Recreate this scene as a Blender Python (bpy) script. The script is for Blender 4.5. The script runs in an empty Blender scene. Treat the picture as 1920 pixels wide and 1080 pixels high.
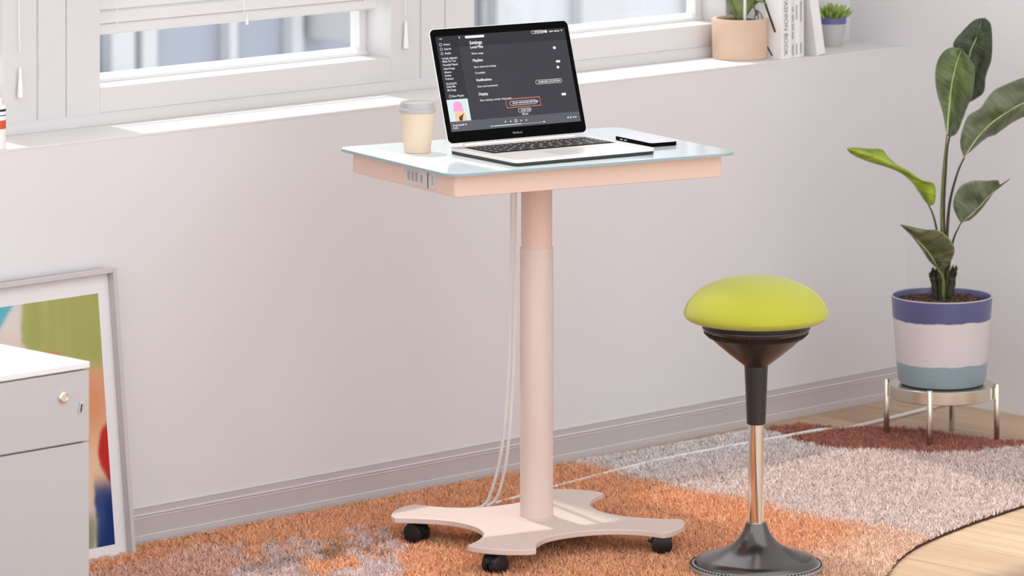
import bpy, bmesh, math, random
import numpy as np
from mathutils import Vector, Matrix, noise
random.seed(7); RNG = np.random.default_rng(11)
PI = math.pi
SC = bpy.context.scene
COL = SC.collection

# ------------------------------------------------------------------ camera
CAM_XY = np.array([-8.513, -7.354]); CAM_Z = 2.04
TH = math.radians(45.612)
RT = np.array([math.sin(TH), -math.cos(TH)])     # camera right, in the floor plane
FW = np.array([math.cos(TH), math.sin(TH)])      # camera forward, level
cd = bpy.data.cameras.new('camera'); cam = bpy.data.objects.new('camera', cd); COL.objects.link(cam)
cam.location = (CAM_XY[0], CAM_XY[1], CAM_Z)
cam.rotation_euler = (PI/2, 0, TH - PI/2)
cd.sensor_width = 36; cd.lens = 165.0; cd.shift_y = -1400/1920; cd.clip_end = 200
cd.dof.use_dof = True; cd.dof.focus_distance = 9.55; cd.dof.aperture_fstop = 7.0
SC.camera = cam

# ------------------------------------------------------------------ light
W = bpy.data.worlds.new('world'); SC.world = W; W.use_nodes = True
bg = W.node_tree.nodes['Background']; bg.inputs[0].default_value = (.965, .965, 1.0, 1); bg.inputs[1].default_value = 2.35
SUN_EL = math.radians(64.5)
sd = bpy.data.lights.new('sun', 'SUN'); so = bpy.data.objects.new('sun', sd); COL.objects.link(so)
sdir = Vector((-.19*math.cos(SUN_EL), -.982*math.cos(SUN_EL), -math.sin(SUN_EL)))
so.rotation_euler = sdir.to_track_quat('-Z', 'Y').to_euler(); so.location = (0, 3, 5)
sd.energy = 3.8; sd.color = (1, .965, .92); sd.angle = math.radians(1.2)
vs = SC.view_settings
vs.view_transform = 'Standard'; vs.look = 'None'; vs.gamma = 1; vs.use_curve_mapping = False; vs.exposure = -0.25

# ------------------------------------------------------------------ helpers
def srgb(r, g, b):
    f = lambda c: (c/255/12.92) if c/255 <= .04045 else ((c/255+.055)/1.055)**2.4
    return (f(r), f(g), f(b), 1)

def mat(name, col, rough=.5, metal=0., var=.03, scale=20, bump=0., bscale=200, coat=0., trans=0., spec=.5, sheen=0., sss=0., emit=None, stretch=None):
    m = bpy.data.materials.new(name); m.use_nodes = True
    nt = m.node_tree; b = nt.nodes['Principled BSDF']
    b.inputs['Roughness'].default_value = rough; b.inputs['Metallic'].default_value = metal
    b.inputs['Coat Weight'].default_value = coat; b.inputs['Specular IOR Level'].default_value = spec
    b.inputs['Coat Roughness'].default_value = .05
    b.inputs['Sheen Weight'].default_value = sheen
    if sss: b.inputs['Subsurface Weight'].default_value = sss; b.inputs['Subsurface Radius'].default_value = (.01, .008, .005)
    tc = nt.nodes.new('ShaderNodeTexCoord'); mp = nt.nodes.new('ShaderNodeMapping')
    nt.links.new(tc.outputs['Object'], mp.inputs[0])
    if stretch: mp.inputs['Scale'].default_value = stretch
    n = nt.nodes.new('ShaderNodeTexNoise'); n.inputs['Scale'].default_value = scale; n.inputs['Detail'].default_value = 3
    nt.links.new(mp.outputs[0], n.inputs[0])
    r = nt.nodes.new('ShaderNodeValToRGB')
    r.color_ramp.elements[0].position = .3; r.color_ramp.elements[1].position = .7
    r.color_ramp.elements[0].color = tuple(max(0, c*(1-var)) for c in col[:3])+(1,)
    r.color_ramp.elements[1].color = tuple(min(1, c*(1+var)) for c in col[:3])+(1,)
    nt.links.new(n.outputs[0], r.inputs[0]); nt.links.new(r.outputs[0], b.inputs['Base Color'])
    if bump:
        n2 = nt.nodes.new('ShaderNodeTexNoise'); n2.inputs['Scale'].default_value = bscale; n2.inputs['Detail'].default_value = 4
        nt.links.new(mp.outputs[0], n2.inputs[0])
        bp = nt.nodes.new('ShaderNodeBump'); bp.inputs['Strength'].default_value = bump; bp.inputs['Distance'].default_value = .002
        nt.links.new(n2.outputs[0], bp.inputs['Height']); nt.links.new(bp.outputs[0], b.inputs['Normal'])
    if emit:
        b.inputs['Emission Color'].default_value = emit[0]; b.inputs['Emission Strength'].default_value = emit[1]
    return m

def tag(o, label=None, cat=None, group=None, kind=None):
    if label: o['label'] = label
    if cat: o['category'] = cat
    if group: o['group'] = group
    if kind: o['kind'] = kind
    return o

def empty(name, loc=(0, 0, 0), rz=0):
    o = bpy.data.objects.new(name, None); COL.objects.link(o)
    o.location = loc; o.rotation_euler = (0, 0, rz); o.empty_display_size = .05
    return o

def catmull(P, n):
    P = [np.array(p, float) for p in P]
    Q = [2*P[0]-P[1]] + P + [2*P[-1]-P[-2]]
    out = []
    m = len(P)-1
    for k in range(n):
        t = k/(n-1)*m; i = min(int(t), m-1); u = t-i
        a, b, c, d = Q[i], Q[i+1], Q[i+2], Q[i+3]
        out.append(.5*((2*b)+(c-a)*u+(2*a-5*b+4*c-d)*u*u+(3*b-a-3*c+d)*u**3))
    return out

class MB:
    def __init__(s): s.v = []; s.f = []; s.M = Matrix()
    def add(s, vs, fs):
        o = len(s.v); s.v += [tuple(s.M @ Vector(v)) for v in vs]; s.f += [tuple(o+i for i in f) for f in fs]; return s
    def box(s, x0, x1, y0, y1, z0, z1):
        vs = [(x, y, z) for z in (z0, z1) for y in (y0, y1) for x in (x0, x1)]
        return s.add(vs, [(0, 2, 3, 1), (4, 5, 7, 6), (0, 1, 5, 4), (2, 6, 7, 3), (0, 4, 6, 2), (1, 3, 7, 5)])
    def lathe(s, prof, c=(0, 0, 0), seg=64, cap=True):
        vs = []; fs = []
        n = len(prof)
        for (r, z) in prof:
            for k in range(seg):
                a = 2*PI*k/seg; vs.append((c[0]+r*math.cos(a), c[1]+r*math.sin(a), c[2]+z))
        for i in range(n-1):
            for k in range(seg):
                k2 = (k+1) % seg
                fs.append((i*seg+k, i*seg+k2, (i+1)*seg+k2, (i+1)*seg+k))
        if cap and prof[0][0] > 1e-6: fs.append(tuple(reversed(range(seg))))
        if cap and prof[-1][0] > 1e-6: fs.append(tuple((n-1)*seg+k for k in range(seg)))
        return s.add(vs, fs)
    def tube(s, pts, r, seg=10, cap=True):
        pts = [Vector(p) for p in pts]; n = len(pts)
        rs = r if isinstance(r, (list, tuple)) else [r]*n
        vs = []; fs = []; up = None
        for i, p in enumerate(pts):
            t = (pts[min(i+1, n-1)]-pts[max(i-1, 0)]).normalized()
            if up is None:
                up = Vector((0, 0, 1)) if abs(t.z) < .9 else Vector((1, 0, 0))
            a = (up - t*up.dot(t)).normalized(); b = t.cross(a); up = a
            for k in range(seg):
                w = 2*PI*k/seg; vs.append(tuple(p+(a*math.cos(w)+b*math.sin(w))*rs[i]))
        for i in range(n-1):
            for k in range(seg):
                k2 = (k+1) % seg; fs.append((i*seg+k, i*seg+k2, (i+1)*seg+k2, (i+1)*seg+k))
        if cap: fs.append(tuple(reversed(range(seg)))); fs.append(tuple((n-1)*seg+k for k in range(seg)))
        return s.add(vs, fs)
    def prism(s, out, z0, z1):
        n = len(out)
        vs = [(x, y, z0) for x, y in out]+[(x, y, z1) for x, y in out]
        fs = [tuple(reversed(range(n))), tuple(range(n, 2*n))]+[(i, (i+1) % n, n+(i+1) % n, n+i) for i in range(n)]
        return s.add(vs, fs)
    def sweepx(s, prof, x0, x1):          # profile of (y, z) swept along x
        n = len(prof)
        vs = [(x0, y, z) for y, z in prof]+[(x1, y, z) for y, z in prof]
        fs = [tuple(range(n)), tuple(reversed(range(n, 2*n)))]+[((i+1) % n, i, n+i, n+(i+1) % n) for i in range(n)]
        return s.add(vs, fs)
    def sphere(s, c, r, sc=(1, 1, 1), seg=20, rings=12):
        prof = [(max(r*math.sin(PI*i/rings), 1e-5 if 0 < i < rings else 0), -r*math.cos(PI*i/rings)) for i in range(rings+1)]
        vs = []; fs = []
        for (q, z) in prof:
            for k in range(seg):
                a = 2*PI*k/seg; vs.append((c[0]+q*math.cos(a)*sc[0], c[1]+q*math.sin(a)*sc[1], c[2]+z*sc[2]))
        for i in range(rings):
            for k in range(seg):
                k2 = (k+1) % seg; fs.append((i*seg+k, i*seg+k2, (i+1)*seg+k2, (i+1)*seg+k))
        return s.add(vs, fs)
    def build(s, name, m, parent=None, bevel=0, smooth=True, seg=3, ang=35):
        me = bpy.data.meshes.new(name); me.from_pydata(s.v, [], s.f)
        bm = bmesh.new(); bm.from_mesh(me)
        bmesh.ops.remove_doubles(bm, verts=bm.verts, dist=1e-6)
        bmesh.ops.recalc_face_normals(bm, faces=bm.faces); bm.to_mesh(me); bm.free()
        me.update()
        if smooth:
            me.polygons.foreach_set('use_smooth', [True]*len(me.polygons))
            me.set_sharp_from_angle(angle=math.radians(ang))
        if m: me.materials.append(m)
        o = bpy.data.objects.new(name, me); COL.objects.link(o)
        if parent: o.parent = parent
        if bevel:
            b = o.modifiers.new('bevel', 'BEVEL'); b.width = bevel; b.segments = seg; b.limit_method = 'ANGLE'; b.harden_normals = True
        return o

def rrect(w, h, r, n=8, cx=0, cy=0):
    out = []
    for (sx, sy, a0) in ((1, 1, 0), (-1, 1, PI/2), (-1, -1, PI), (1, -1, 3*PI/2)):
        for k in range(n+1):
            a = a0+PI/2*k/n
            out.append((cx+sx*(w/2-r)+r*math.cos(a), cy+sy*(h/2-r)+r*math.sin(a)))
    return out

def text_mb(mb, s, size, loc, ax, ay, bold=0., align='LEFT', spacing=1.):
    """add lettering to mb, lying in the plane of the unit vectors ax (reading direction) and ay (up)"""
    cu = bpy.data.curves.new('t', 'FONT'); cu.body = s; cu.size = size; cu.align_x = align; cu.offset = bold; cu.space_character = spacing
    cu.resolution_u = 2
    ob = bpy.data.objects.new('t', cu); me = bpy.data.meshes.new_from_object(ob)
    ax = Vector(ax); ay = Vector(ay); L = Vector(loc)
    mb.add([tuple(L+ax*v.co.x+ay*v.co.y) for v in me.vertices], [tuple(p.vertices) for p in me.polygons])
    bpy.data.objects.remove(ob); bpy.data.curves.remove(cu); bpy.data.meshes.remove(me)

# ------------------------------------------------------------------ materials
M = {}
M['wall'] = mat('wall_paint', (.70, .682, .685, 1), .75, var=.012, scale=3, bump=.08, bscale=400)
M['wallr'] = mat('side_wall_paint', (.74, .73, .74, 1), .75, var=.012, scale=3, bump=.08, bscale=400)
M['white'] = mat('white_gloss_paint', (.635, .622, .615, 1), .38, var=.01, scale=5)
M['sill'] = mat('sill_paint', (.74, .73, .72, 1), .45, var=.01)
M['base'] = mat('baseboard_paint', (.52, .475, .465, 1), .4, var=.012)
M['slat'] = mat('slat_paint', (.70, .69, .675, 1), .4, var=.01)
M['groove'] = mat('shadow_gap', (.30, .29, .28, 1), .9)
M['glassblue'] = mat('back_painted_glass', (.76, .83, .85, 1), .10, var=.005, spec=.35)
M['peach'] = mat('peach_powder_coat', (.73, .525, .44, 1), .38, var=.008, scale=60, bump=.04, bscale=900)
M['peach2'] = mat('peach_base_coat', (.665, .535, .475, 1), .38, var=.008, scale=60, bump=.04, bscale=900)
M['black'] = mat('black_plastic', (.012, .012, .012, 1), .35, var=.1)
M['blackgloss'] = mat('black_bezel_glass', (.002, .002, .002, 1), .45, var=.02, spec=.03)
M['alu'] = mat('anodised_aluminium', (.83, .81, .79, 1), .38, metal=.55, var=.01, scale=200)
M['chrome'] = mat('chrome', (.85, .82, .78, 1), .08, metal=1., var=.01)
M['nickel'] = mat('brushed_nickel', (.72, .66, .57, 1), .22, metal=1., var=.03, scale=60, stretch=(1, 1, 12))
M['lime'] = mat('lime_knit_fabric', (.43, .44, .032, 1), .85, var=.04, scale=400, bump=.15, bscale=1500, sheen=.25)
M['kraft'] = mat('kraft_paper_cup', (.69, .55, .41, 1), .6, var=.02, bump=.05)
M['lidgrey'] = mat('grey_cup_lid', (.42, .41, .41, 1), .4, var=.02)
M['cable'] = mat('white_cable', (.82, .80, .78, 1), .4, var=.01)
M['terracotta'] = mat('beige_terracotta', (.62, .45, .335, 1), .7, var=.03, scale=25, bump=.1)
M['soil'] = mat('potting_soil', (.055, .030, .018, 1), .95, var=.6, scale=220, bump=1., bscale=300)
M['stem'] = mat('green_stem', (.13, .16, .035, 1), .5, var=.3, scale=30)
M['stemd'] = mat('dark_stem', (.045, .035, .018, 1), .5, var=.3, scale=30)
M['sheath'] = mat('dry_sheath', (.03, .03, .012, 1), .8, var=.5, scale=60)
M['rib'] = mat('leaf_midrib', (.50, .58, .28, 1), .45, var=.1)
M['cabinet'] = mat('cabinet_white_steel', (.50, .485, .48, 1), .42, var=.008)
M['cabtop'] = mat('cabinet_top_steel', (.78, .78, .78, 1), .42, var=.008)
M['frame'] = mat('grey_frame_wood', (.52, .49, .485, 1), .5, var=.03, scale=40, stretch=(1, 1, .1))
M['mat'] = mat('picture_mat', (.74, .73, .735, 1), .8, var=.008)
M['paper'] = mat('book_paper', (.80, .79, .78, 1), .7, var=.02)
M['paper2'] = mat('book_cover_white', (.84, .83, .82, 1), .4, var=.01)
M['paper3'] = mat('book_cover_greyish', (.74, .72, .71, 1), .5, var=.01)
M['ink'] = mat('black_ink', (.01, .01, .01, 1), .6)
M['greyink'] = mat('grey_ink', (.25, .24, .23, 1), .6)
M['succ'] = mat('succulent_green', (.25, .36, .07, 1), .45, var=.35, scale=60, sss=.1)
M['redband'] = mat('orange_red_print', (.62, .09, .025, 1), .5)
M['blueink'] = mat('blue_ink', (.08, .08, .40, 1), .6)
M['port'] = mat('grey_port_panel', (.62, .56, .55, 1), .4)
M['portdark'] = mat('port_slot', (.10, .08, .08, 1), .5)
M['portmid'] = mat('grey_port_slot', (.38, .33, .33, 1), .5)
M['phoneback'] = mat('white_phone_back', (.84, .84, .83, 1), .12, coat=.5)

def glass_mat():
    m = bpy.data.materials.new('clear_glass'); m.use_nodes = True; nt = m.node_tree; nt.nodes.clear()
    o = nt.nodes.new('ShaderNodeOutputMaterial'); mx = nt.nodes.new('ShaderNodeMixShader')
    t = nt.nodes.new('ShaderNodeBsdfTransparent'); g = nt.nodes.new('ShaderNodeBsdfGlossy'); f = nt.nodes.new('ShaderNodeLayerWeight')
    t.inputs[0].default_value = (.97, .98, .98, 1); g.inputs[1].default_value = .01; f.inputs[0].default_value = .35
    pw = nt.nodes.new('ShaderNodeMath'); pw.operation = 'POWER'; pw.inputs[1].default_value = 4; nt.links.new(f.outputs['Facing'], pw.inputs[0])
    ad = nt.nodes.new('ShaderNodeMath'); ad.operation = 'MULTIPLY_ADD'; ad.inputs[1].default_value = .6; ad.inputs[2].default_value = .03; nt.links.new(pw.outputs[0], ad.inputs[0])
    nt.links.new(ad.outputs[0], mx.inputs[0]); nt.links.new(t.outputs[0], mx.inputs[1]); nt.links.new(g.outputs[0], mx.inputs[2]); nt.links.new(mx.outputs[0], o.inputs[0])
    return m
M['glass'] = glass_mat()

def wood_mat():
    m = mat('oak_floorboards', (.5, .4, .3, 1), .45); nt = m.node_tree; b = nt.nodes['Principled BSDF']
    tc = nt.nodes.new('ShaderNodeTexCoord')
    mp = nt.nodes.new('ShaderNodeMapping'); mp.inputs['Rotation'].default_value = (0, 0, PI/2)
    nt.links.new(tc.outputs['Object'], mp.inputs[0])
    br = nt.nodes.new('ShaderNodeTexBrick'); br.inputs['Scale'].default_value = 1
    br.inputs['Brick Width'].default_value = 1.6; br.inputs['Row Height'].default_value = .17; br.inputs['Mortar Size'].default_value = .0008
    br.inputs['Mortar Smooth'].default_value = .3
    br.inputs['Color1'].default_value = (.62, .475, .33, 1); br.inputs['Color2'].default_value = (.52, .375, .25, 1); br.inputs['Mortar'].default_value = (.25, .15, .09, 1)
    nt.links.new(mp.outputs[0], br.inputs[0])
    mp2 = nt.nodes.new('ShaderNodeMapping'); mp2.inputs['Scale'].default_value = (40, 2.2, 1); nt.links.new(tc.outputs['Object'], mp2.inputs[0])
    n = nt.nodes.new('ShaderNodeTexNoise'); n.inputs['Scale'].default_value = 1.2; n.inputs['Detail'].default_value = 8; n.inputs['Distortion'].default_value = .6
    nt.links.new(mp2.outputs[0], n.inputs[0])
    r = nt.nodes.new('ShaderNodeValToRGB'); r.color_ramp.elements[0].position = .3; r.color_ramp.elements[0].color = (.80, .72, .64, 1)
    r.color_ramp.elements[1].position = .72; r.color_ramp.elements[1].color = (1.05, 1.02, 1.0, 1)
    nt.links.new(n.outputs[0], r.inputs[0])
    mx = nt.nodes.new('ShaderNodeMix'); mx.data_type = 'RGBA'; mx.blend_type = 'MULTIPLY'; mx.inputs[0].default_value = 1
    nt.links.new(br.outputs[0], mx.inputs[6]); nt.links.new(r.outputs[0], mx.inputs[7]); nt.links.new(mx.outputs[2], b.inputs['Base Color'])
    return m
M['wood'] = wood_mat()

def attr_mat(name, attr, rough=.8, sheen=0, sss=0):
    m = bpy.data.materials.new(name); m.use_nodes = True; nt = m.node_tree; b = nt.nodes['Principled BSDF']
    a = nt.nodes.new('ShaderNodeAttribute'); a.attribute_name = attr
    nt.links.new(a.outputs['Color'], b.inputs['Base Color']); b.inputs['Roughness'].default_value = rough
    b.inputs['Sheen Weight'].default_value = sheen; b.inputs['Specular IOR Level'].default_value = .2
    return m

def band_mat(name, stops, height, wob=.004, rough=.35):
    """glazed bands by height, with a wavering edge"""
    m = bpy.data.materials.new(name); m.use_nodes = True; nt = m.node_tree; b = nt.nodes['Principled BSDF']
    b.inputs['Roughness'].default_value = rough; b.inputs['Coat Weight'].default_value = .3
    tc = nt.nodes.new('ShaderNodeTexCoord'); sx = nt.nodes.new('ShaderNodeSeparateXYZ'); nt.links.new(tc.outputs['Object'], sx.inputs[0])
    mp = nt.nodes.new('ShaderNodeMapping'); mp.inputs['Scale'].default_value = (1, 1, .1); nt.links.new(tc.outputs['Object'], mp.inputs[0])
    n = nt.nodes.new('ShaderNodeTexNoise'); n.inputs['Scale'].default_value = 22; n.inputs['Detail'].default_value = 2; nt.links.new(mp.outputs[0], n.inputs[0])
    a = nt.nodes.new('ShaderNodeMath'); a.operation = 'MULTIPLY_ADD'; a.inputs[1].default_value = wob*2
    nt.links.new(n.outputs[0], a.inputs[0]); nt.links.new(sx.outputs['Z'], a.inputs[2])
    d = nt.nodes.new('ShaderNodeMath'); d.operation = 'DIVIDE'; d.inputs[1].default_value = height; nt.links.new(a.outputs[0], d.inputs[0])
    r = nt.nodes.new('ShaderNodeValToRGB'); cr = r.color_ramp
    while len(cr.elements) < len(stops): cr.elements.new(.5)
    for e, (p, c) in zip(cr.elements, stops): e.position = p; e.color = c
    nt.links.new(d.outputs[0], r.inputs[0]); nt.links.new(r.outputs[0], b.inputs['Base Color'])
    return m

# ------------------------------------------------------------------ the room
CEIL = 3.85; HEAD = 3.7; SILL = .834; FY = .175      # HEAD, CEIL: unseen, raised for the sun; FY: inner face of the window frames
def struct(o, label, cat='structure'): return tag(o, label, cat, kind='structure')
struct(MB().box(-7, .15, -5, .0, -.1, 0).build('floor', M['wood'], smooth=False), 'pale oak plank floor', 'floor')
struct(MB().box(-7, .15, -2.2, .4, CEIL, CEIL+.1).build('ceiling', M['sill'], smooth=False), 'white ceiling', 'ceiling')  # unseen, cut short at the back to let more sky light in
w = MB(); w.box(-7, 0, 0, .33, -.1, SILL-.004)
for (x0, x1) in ((-7, -3.5), (-2.4985, -2.4245), (-1.4245, -1.3505), (-.35, 0)): w.box(x0, x1, FY+.001, .33, SILL-.004, HEAD)
w.box(-7, 0, FY+.001, .33, HEAD, CEIL)  # unseen top of the wall, height set so sun reaches the floor
struct(w.build('wall_back', M['wall'], smooth=False), 'pale grey-pink wall below and around the windows', 'wall')
struct(MB().box(0, .15, -4, .33, -.1, CEIL).build('wall_right', M['wallr'], smooth=False), 'pale grey wall behind the tall plant', 'wall')
struct(MB().box(-7, 0, -.001, FY, SILL-.004, SILL).build('trim_1', M['sill'], smooth=False), 'deep white window sill ledge', 'sill')
for i, (x0, x1) in enumerate(((-2.4985, -2.4245), (-1.4245, -1.3505))):
    mb = MB().box(x0+.0015, x1-.0015, FY-.0005, FY+.0012, SILL+.02, HEAD)
    struct(mb.build('trim_%d' % (i+2), M['white'], smooth=False), 'white post between two windows', 'trim')
    # the dark seams either side of the post
bbp = [(0, 0), (-.013, 0), (-.013, .0150), (-.0110, .0185), (-.0075, .0190), (-.0075, .0600), (-.0060, .0615), (-.0060, .0722), (-.0052, .073), (0, .073)]
struct(MB().sweepx(bbp, -7, 0).build('baseboard_back', M['base'], bevel=.0006, seg=2), 'moulded grey-white skirting board along the window wall', 'baseboard')
bl_ = mat('skirting_bead_paint', (.66, .62, .61, 1), .35, var=.01)  # beads paler than the board, their highlight put into the colour
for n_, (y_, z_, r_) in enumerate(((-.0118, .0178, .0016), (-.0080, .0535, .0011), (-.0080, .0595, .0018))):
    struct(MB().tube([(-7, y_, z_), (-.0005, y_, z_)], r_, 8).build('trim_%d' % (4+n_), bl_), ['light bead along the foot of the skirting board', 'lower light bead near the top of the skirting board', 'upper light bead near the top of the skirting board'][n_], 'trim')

def window(n, x0, x1, blind, lo=1.012):
    root = empty('window_%d' % n, ((x0+x1)/2, FY, SILL)); struct(root, ['white framed window at the left edge', 'white framed window with a half-lowered blind', 'white framed window behind the laptop and the clay pot'][n-1], 'window')
    cx = (x0+x1)/2; hw = (x1-x0)/2; op = hw-.09
    T = HEAD-SILL
    f = MB()
    f.box(-hw+.0015, -op, 0, .11, .004, T-.002); f.box(op, hw-.0015, 0, .11, .004, T-.002)
    f.box(-op, op, 0, .11, .024, .076); f.box(-op, op, 0, .11, T-.09, T-.002)
    f.build('window_frame', M['white'], root, bevel=.0015, smooth=True)
    mo = MB().sweepx([(0, .0), (-.010, .0), (-.010, .006), (-.008, .015), (-.003, .021), (0, .024), (.002, .024), (.002, 0)], -hw-.0375, hw+.0375)
    mo.build('frame_moulding', M['white'], root, bevel=.001)
    s = MB()
    s.box(-op, -op+.022, .078, .108, .076, T-.09); s.box(op-.022, op, .078, .108, .076, T-.09)
    s.sweepx([(.072, .076), (.074, .083), (.084, .091), (.108, .092), (.108, .076)], -op, op)
    s.box(-op, op, .078, .108, T-.112, T-.09)
    s.build('sash', M['sill'], root, bevel=.0015)
    MB().box(-op+.015, op-.015, .094, .098, .085, T-.10).build('glass_pane', M['glass'], root, smooth=False)
    if blind:
        b = empty('venetian_blind', (cx, FY+.038, SILL))
        tag(b, blind, 'blind')
        zt = T-.10; z = lo-SILL+.022; sl = MB(); k = 0; tilt = math.radians(64.5)
        L = op-.014
        while z < zt-.04:
            dy = .019*math.cos(tilt); dz = .019*math.sin(tilt); h = .0011
            prof = []
            for q in (-1, -.5, 0, .5, 1): prof.append((q*dy - .0012*(1-q*q)*math.sin(tilt), z+q*dz+.0012*(1-q*q)*math.cos(tilt)))
            prof += [(y+h*math.sin(tilt)*1.0, zz-h*math.cos(tilt)) for y, zz in reversed(prof)]
            sl.sweepx(prof, -L, L); z += .029; k += 1
        sl.build('slats', M['slat'], b, smooth=False)
        br_ = MB(); br_.M = Matrix.Translation((0, 0, lo-SILL-.001)) @ Matrix.Rotation(tilt, 4, 'X'); br_.box(-L, L, -.019, .019, -.0045, .0045)
        br_.build('bottom_rail', M['slat'], b, bevel=.003)
        MB().box(-L, L, -.025, .025, zt-.04, zt).build('head_rail', M['slat'], b, bevel=.002)
        for q in (-L+.045, 0.0, L-.045):
            c = MB()
            for dy in (-.0205, .0205): c.tube([(q, dy, lo-SILL), (q, dy, zt-.02)], .0009, 6)
            c.build('ladder_cord', M['cable'], b)
        c = MB(); c.tube([(0.005, -.024, lo-SILL+.005), (.005, -.024, lo-SILL-.012)], .0008, 6)
        c.lathe([(.0008, -.0), (.0022, -.003), (.0035, -.012), (.003, -.014), (0, -.014)], (0.005, -.024, lo-SILL-.010), 12)
        c.build('cord_tassel', M['cable'], b)
        px = L+.052
        c = MB(); c.tube([(px-.012, -.044, zt-.02), (px-.002, -.045, .22), (px, -.045, .165)], .0010, 6)
        c.lathe([(.001, .062), (.003, .055), (.0045, .030), (.0062, .010), (.0064, 0), (0, 0)], (px, -.046, .094 if n == 2 else .075), 14)
        c.build('pull_cord', M['cable'], b)
    return root
window(1, -3.5, -2.4985, 'white slatted blind at the left edge of the photo')
window(2, -2.4245, -1.4245, 'white slatted blind lowered over the window left of the laptop', lo=1.034)
window(3, -1.3505, -.35, None)
for x in (-2.4985, -2.4245, -1.4245, -1.3505):
    pass

# ------------------------------------------------------------------ outside
Mb1 = mat('far_facade_blue', (.34, .365, .43, 1), .9, var=.08, scale=.5)
Mb2 = mat('far_facade_white', (.56, .57, .58, 1), .8, var=.03, scale=.5)
Mb3 = mat('far_facade_pale', (.60, .61, .64, 1), .9, var=.05, scale=.4)
Mg = mat('paving', (.55, .55, .55, 1), .9, var=.08, scale=.8)
struct(MB().box(-14, 40, .5, 26, -3.2, -3.0).build('ground', Mg, smooth=False), 'pale street outside, far below the windows', 'ground')
Y0 = 9.0
b = empty('neighbouring_building', (8, Y0, -3)); tag(b, 'blurred blue-grey building seen through the left windows', 'building')
MB().box(-13.5, -.75, 0, 5, 0, 8).build('wall', Mb1, b, smooth=False)
for q, w_ in ((-6.1, .5), (-4.4, .12), (-3.02, .14), (-2.865, .09), (-2.365, .05), (-1.97, .07), (-1.0, .2)): MB().box(q-w_/2, q+w_/2, -.08, 0, 0, 8).build('pilaster', Mb2, b, bevel=.01)
for q in (-1.795, -3.9): MB().box(q-.075, q+.075, -.35, 0, 2.715, 3.6).build('wall_box', Mb2, b, bevel=.02)
MB().box(-3.1, -HEAD, -.25, 0, 2.35, 2.655).build('parapet', Mb2, b, bevel=.02)
b = empty('pale_building', (8, Y0, -3)); tag(b, 'blurred near-white building seen through the window behind the laptop', 'building')
MB().box(-.70, 9, .0, 5, 0, 8).build('wall', Mb3, b, smooth=False)
for q, w_ in ((-.70+.06, .08), (.05, .3), (.75, .1), (1.4, .3)): MB().box(q-w_/2, q+w_/2, -.08, 0, 0, 8).build('pilaster', Mb2, b, bevel=.01)
# ------------------------------------------------------------------ standing desk
DC = (-1.824, -.592); DA = math.radians(-14.4); DZ = .807
desk = empty('standing_desk', (DC[0], DC[1], 0), DA)
tag(desk, 'peach height-adjustable standing desk on castors with a pale glass top', 'desk')
DW, DD = .671, .478
gt = MB().prism(rrect(DW, DD, .035, 10), DZ-.0058, DZ).build('glass_top', M['glassblue'], desk, bevel=.0006)
gt.data.materials.append(mat('glass_cut_edge', (.27, .38, .41, 1), .15))
for p_ in gt.data.polygons:
    if abs(p_.normal.z) < .5: p_.material_index = 1
edge = MB().prism(rrect(DW-.05, DD-.05, .008, 4), DZ-.0065-.0435, DZ-.006)
edge.build('frame_box', M['peach'], desk, bevel=.002)
p = MB(); x = -(DW-.05)/2
p.box(x-.0015, x+.004, -.142, -.012, DZ-.044, DZ-.010)
pp = p.build('port_panel', M['port'], desk, bevel=.001)
for y0_, y1_, z0_, z1_ in ((-.0345, -.0255, .036, .018), (-.0505, -.0415, .036, .018), (-.0665, -.0575, .036, .018), (-.110, -.107, .0435, .0105), (-.128, -.126, .036, .018), (-.086, -.078, .036, .020)):
    dark = abs(y0_+.110) < .001
    MB().box(x-.0022, x-.0010, y0_, y1_, DZ-z0_, DZ-z1_).build('port_slot', M['portdark'] if dark else M['portmid'], pp, smooth=False)
ZL = .610
MB().lathe([(.0325, .074), (.0325, ZL+.0), (.0345, ZL+.001), (.0352, ZL+.004)], seg=64)
MB().lathe([(.0338, .060), (.0338, ZL-.002), (.0330, ZL), (.0318, ZL)], seg=72).build('lower_column', M['peach2'], desk)
MB().lathe([(.0315, ZL-.03), (.0315, DZ-.05)], seg=72).build('upper_column', M['peach'], desk)
MB().lathe([(.07, DZ-.056), (.07, DZ-.0495)], seg=48).build('column_mount', M['peach'], desk, bevel=.001)
# four-armed base plate
quad = [(-.145, .245), (-.112, .198), (-.060, .160), (0, .151), (.060, .160), (.112, .198), (.145, .245)]
def arc(a, c, n=14): return catmull(quad, n)
out = []
top = [tuple(v) for v in catmull([(-.147, .247), (-.118, .200), (-.068, .162), (0, .150), (.068, .162), (.118, .200), (.147, .247)], 33)]
right = [tuple(v) for v in catmull([(.248, .150), (.205, .118), (.163, .066), (.148, 0), (.163, -.066), (.205, -.118), (.248, -.150)], 33)]
tip = lambda a, c, s: [tuple(np.array(a)+(np.array(c)-np.array(a))*t+np.array(s)*(math.sin(PI*t)**.6)*.022) for t in np.linspace(0, 1, 12)[1:-1]]
out += top; out += tip((.147, .247), (.248, .150), (.7, .7)); out += right; out += tip((.248, -.150), (.147, -.247), (.7, -.7))
out += [(-x, -y) for x, y in top]; out += tip((-.147, -.247), (-.248, -.150), (-.7, -.7)); out += [(-x, -y) for x, y in right]; out += tip((-.248, .150), (-.147, .247), (-.7, .7))
out = list(reversed(out))
base = MB(); base.M = Matrix.Translation((-.004, -.010, 0)); base.prism(out, .0505, .0625)
base.build('base_plate', M['peach2'], desk, bevel=.0025)
MB().lathe([(.040, .0622), (.040, .0635), (.034, .065)], seg=64).build('column_collar', M['peach2'], desk)
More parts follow.
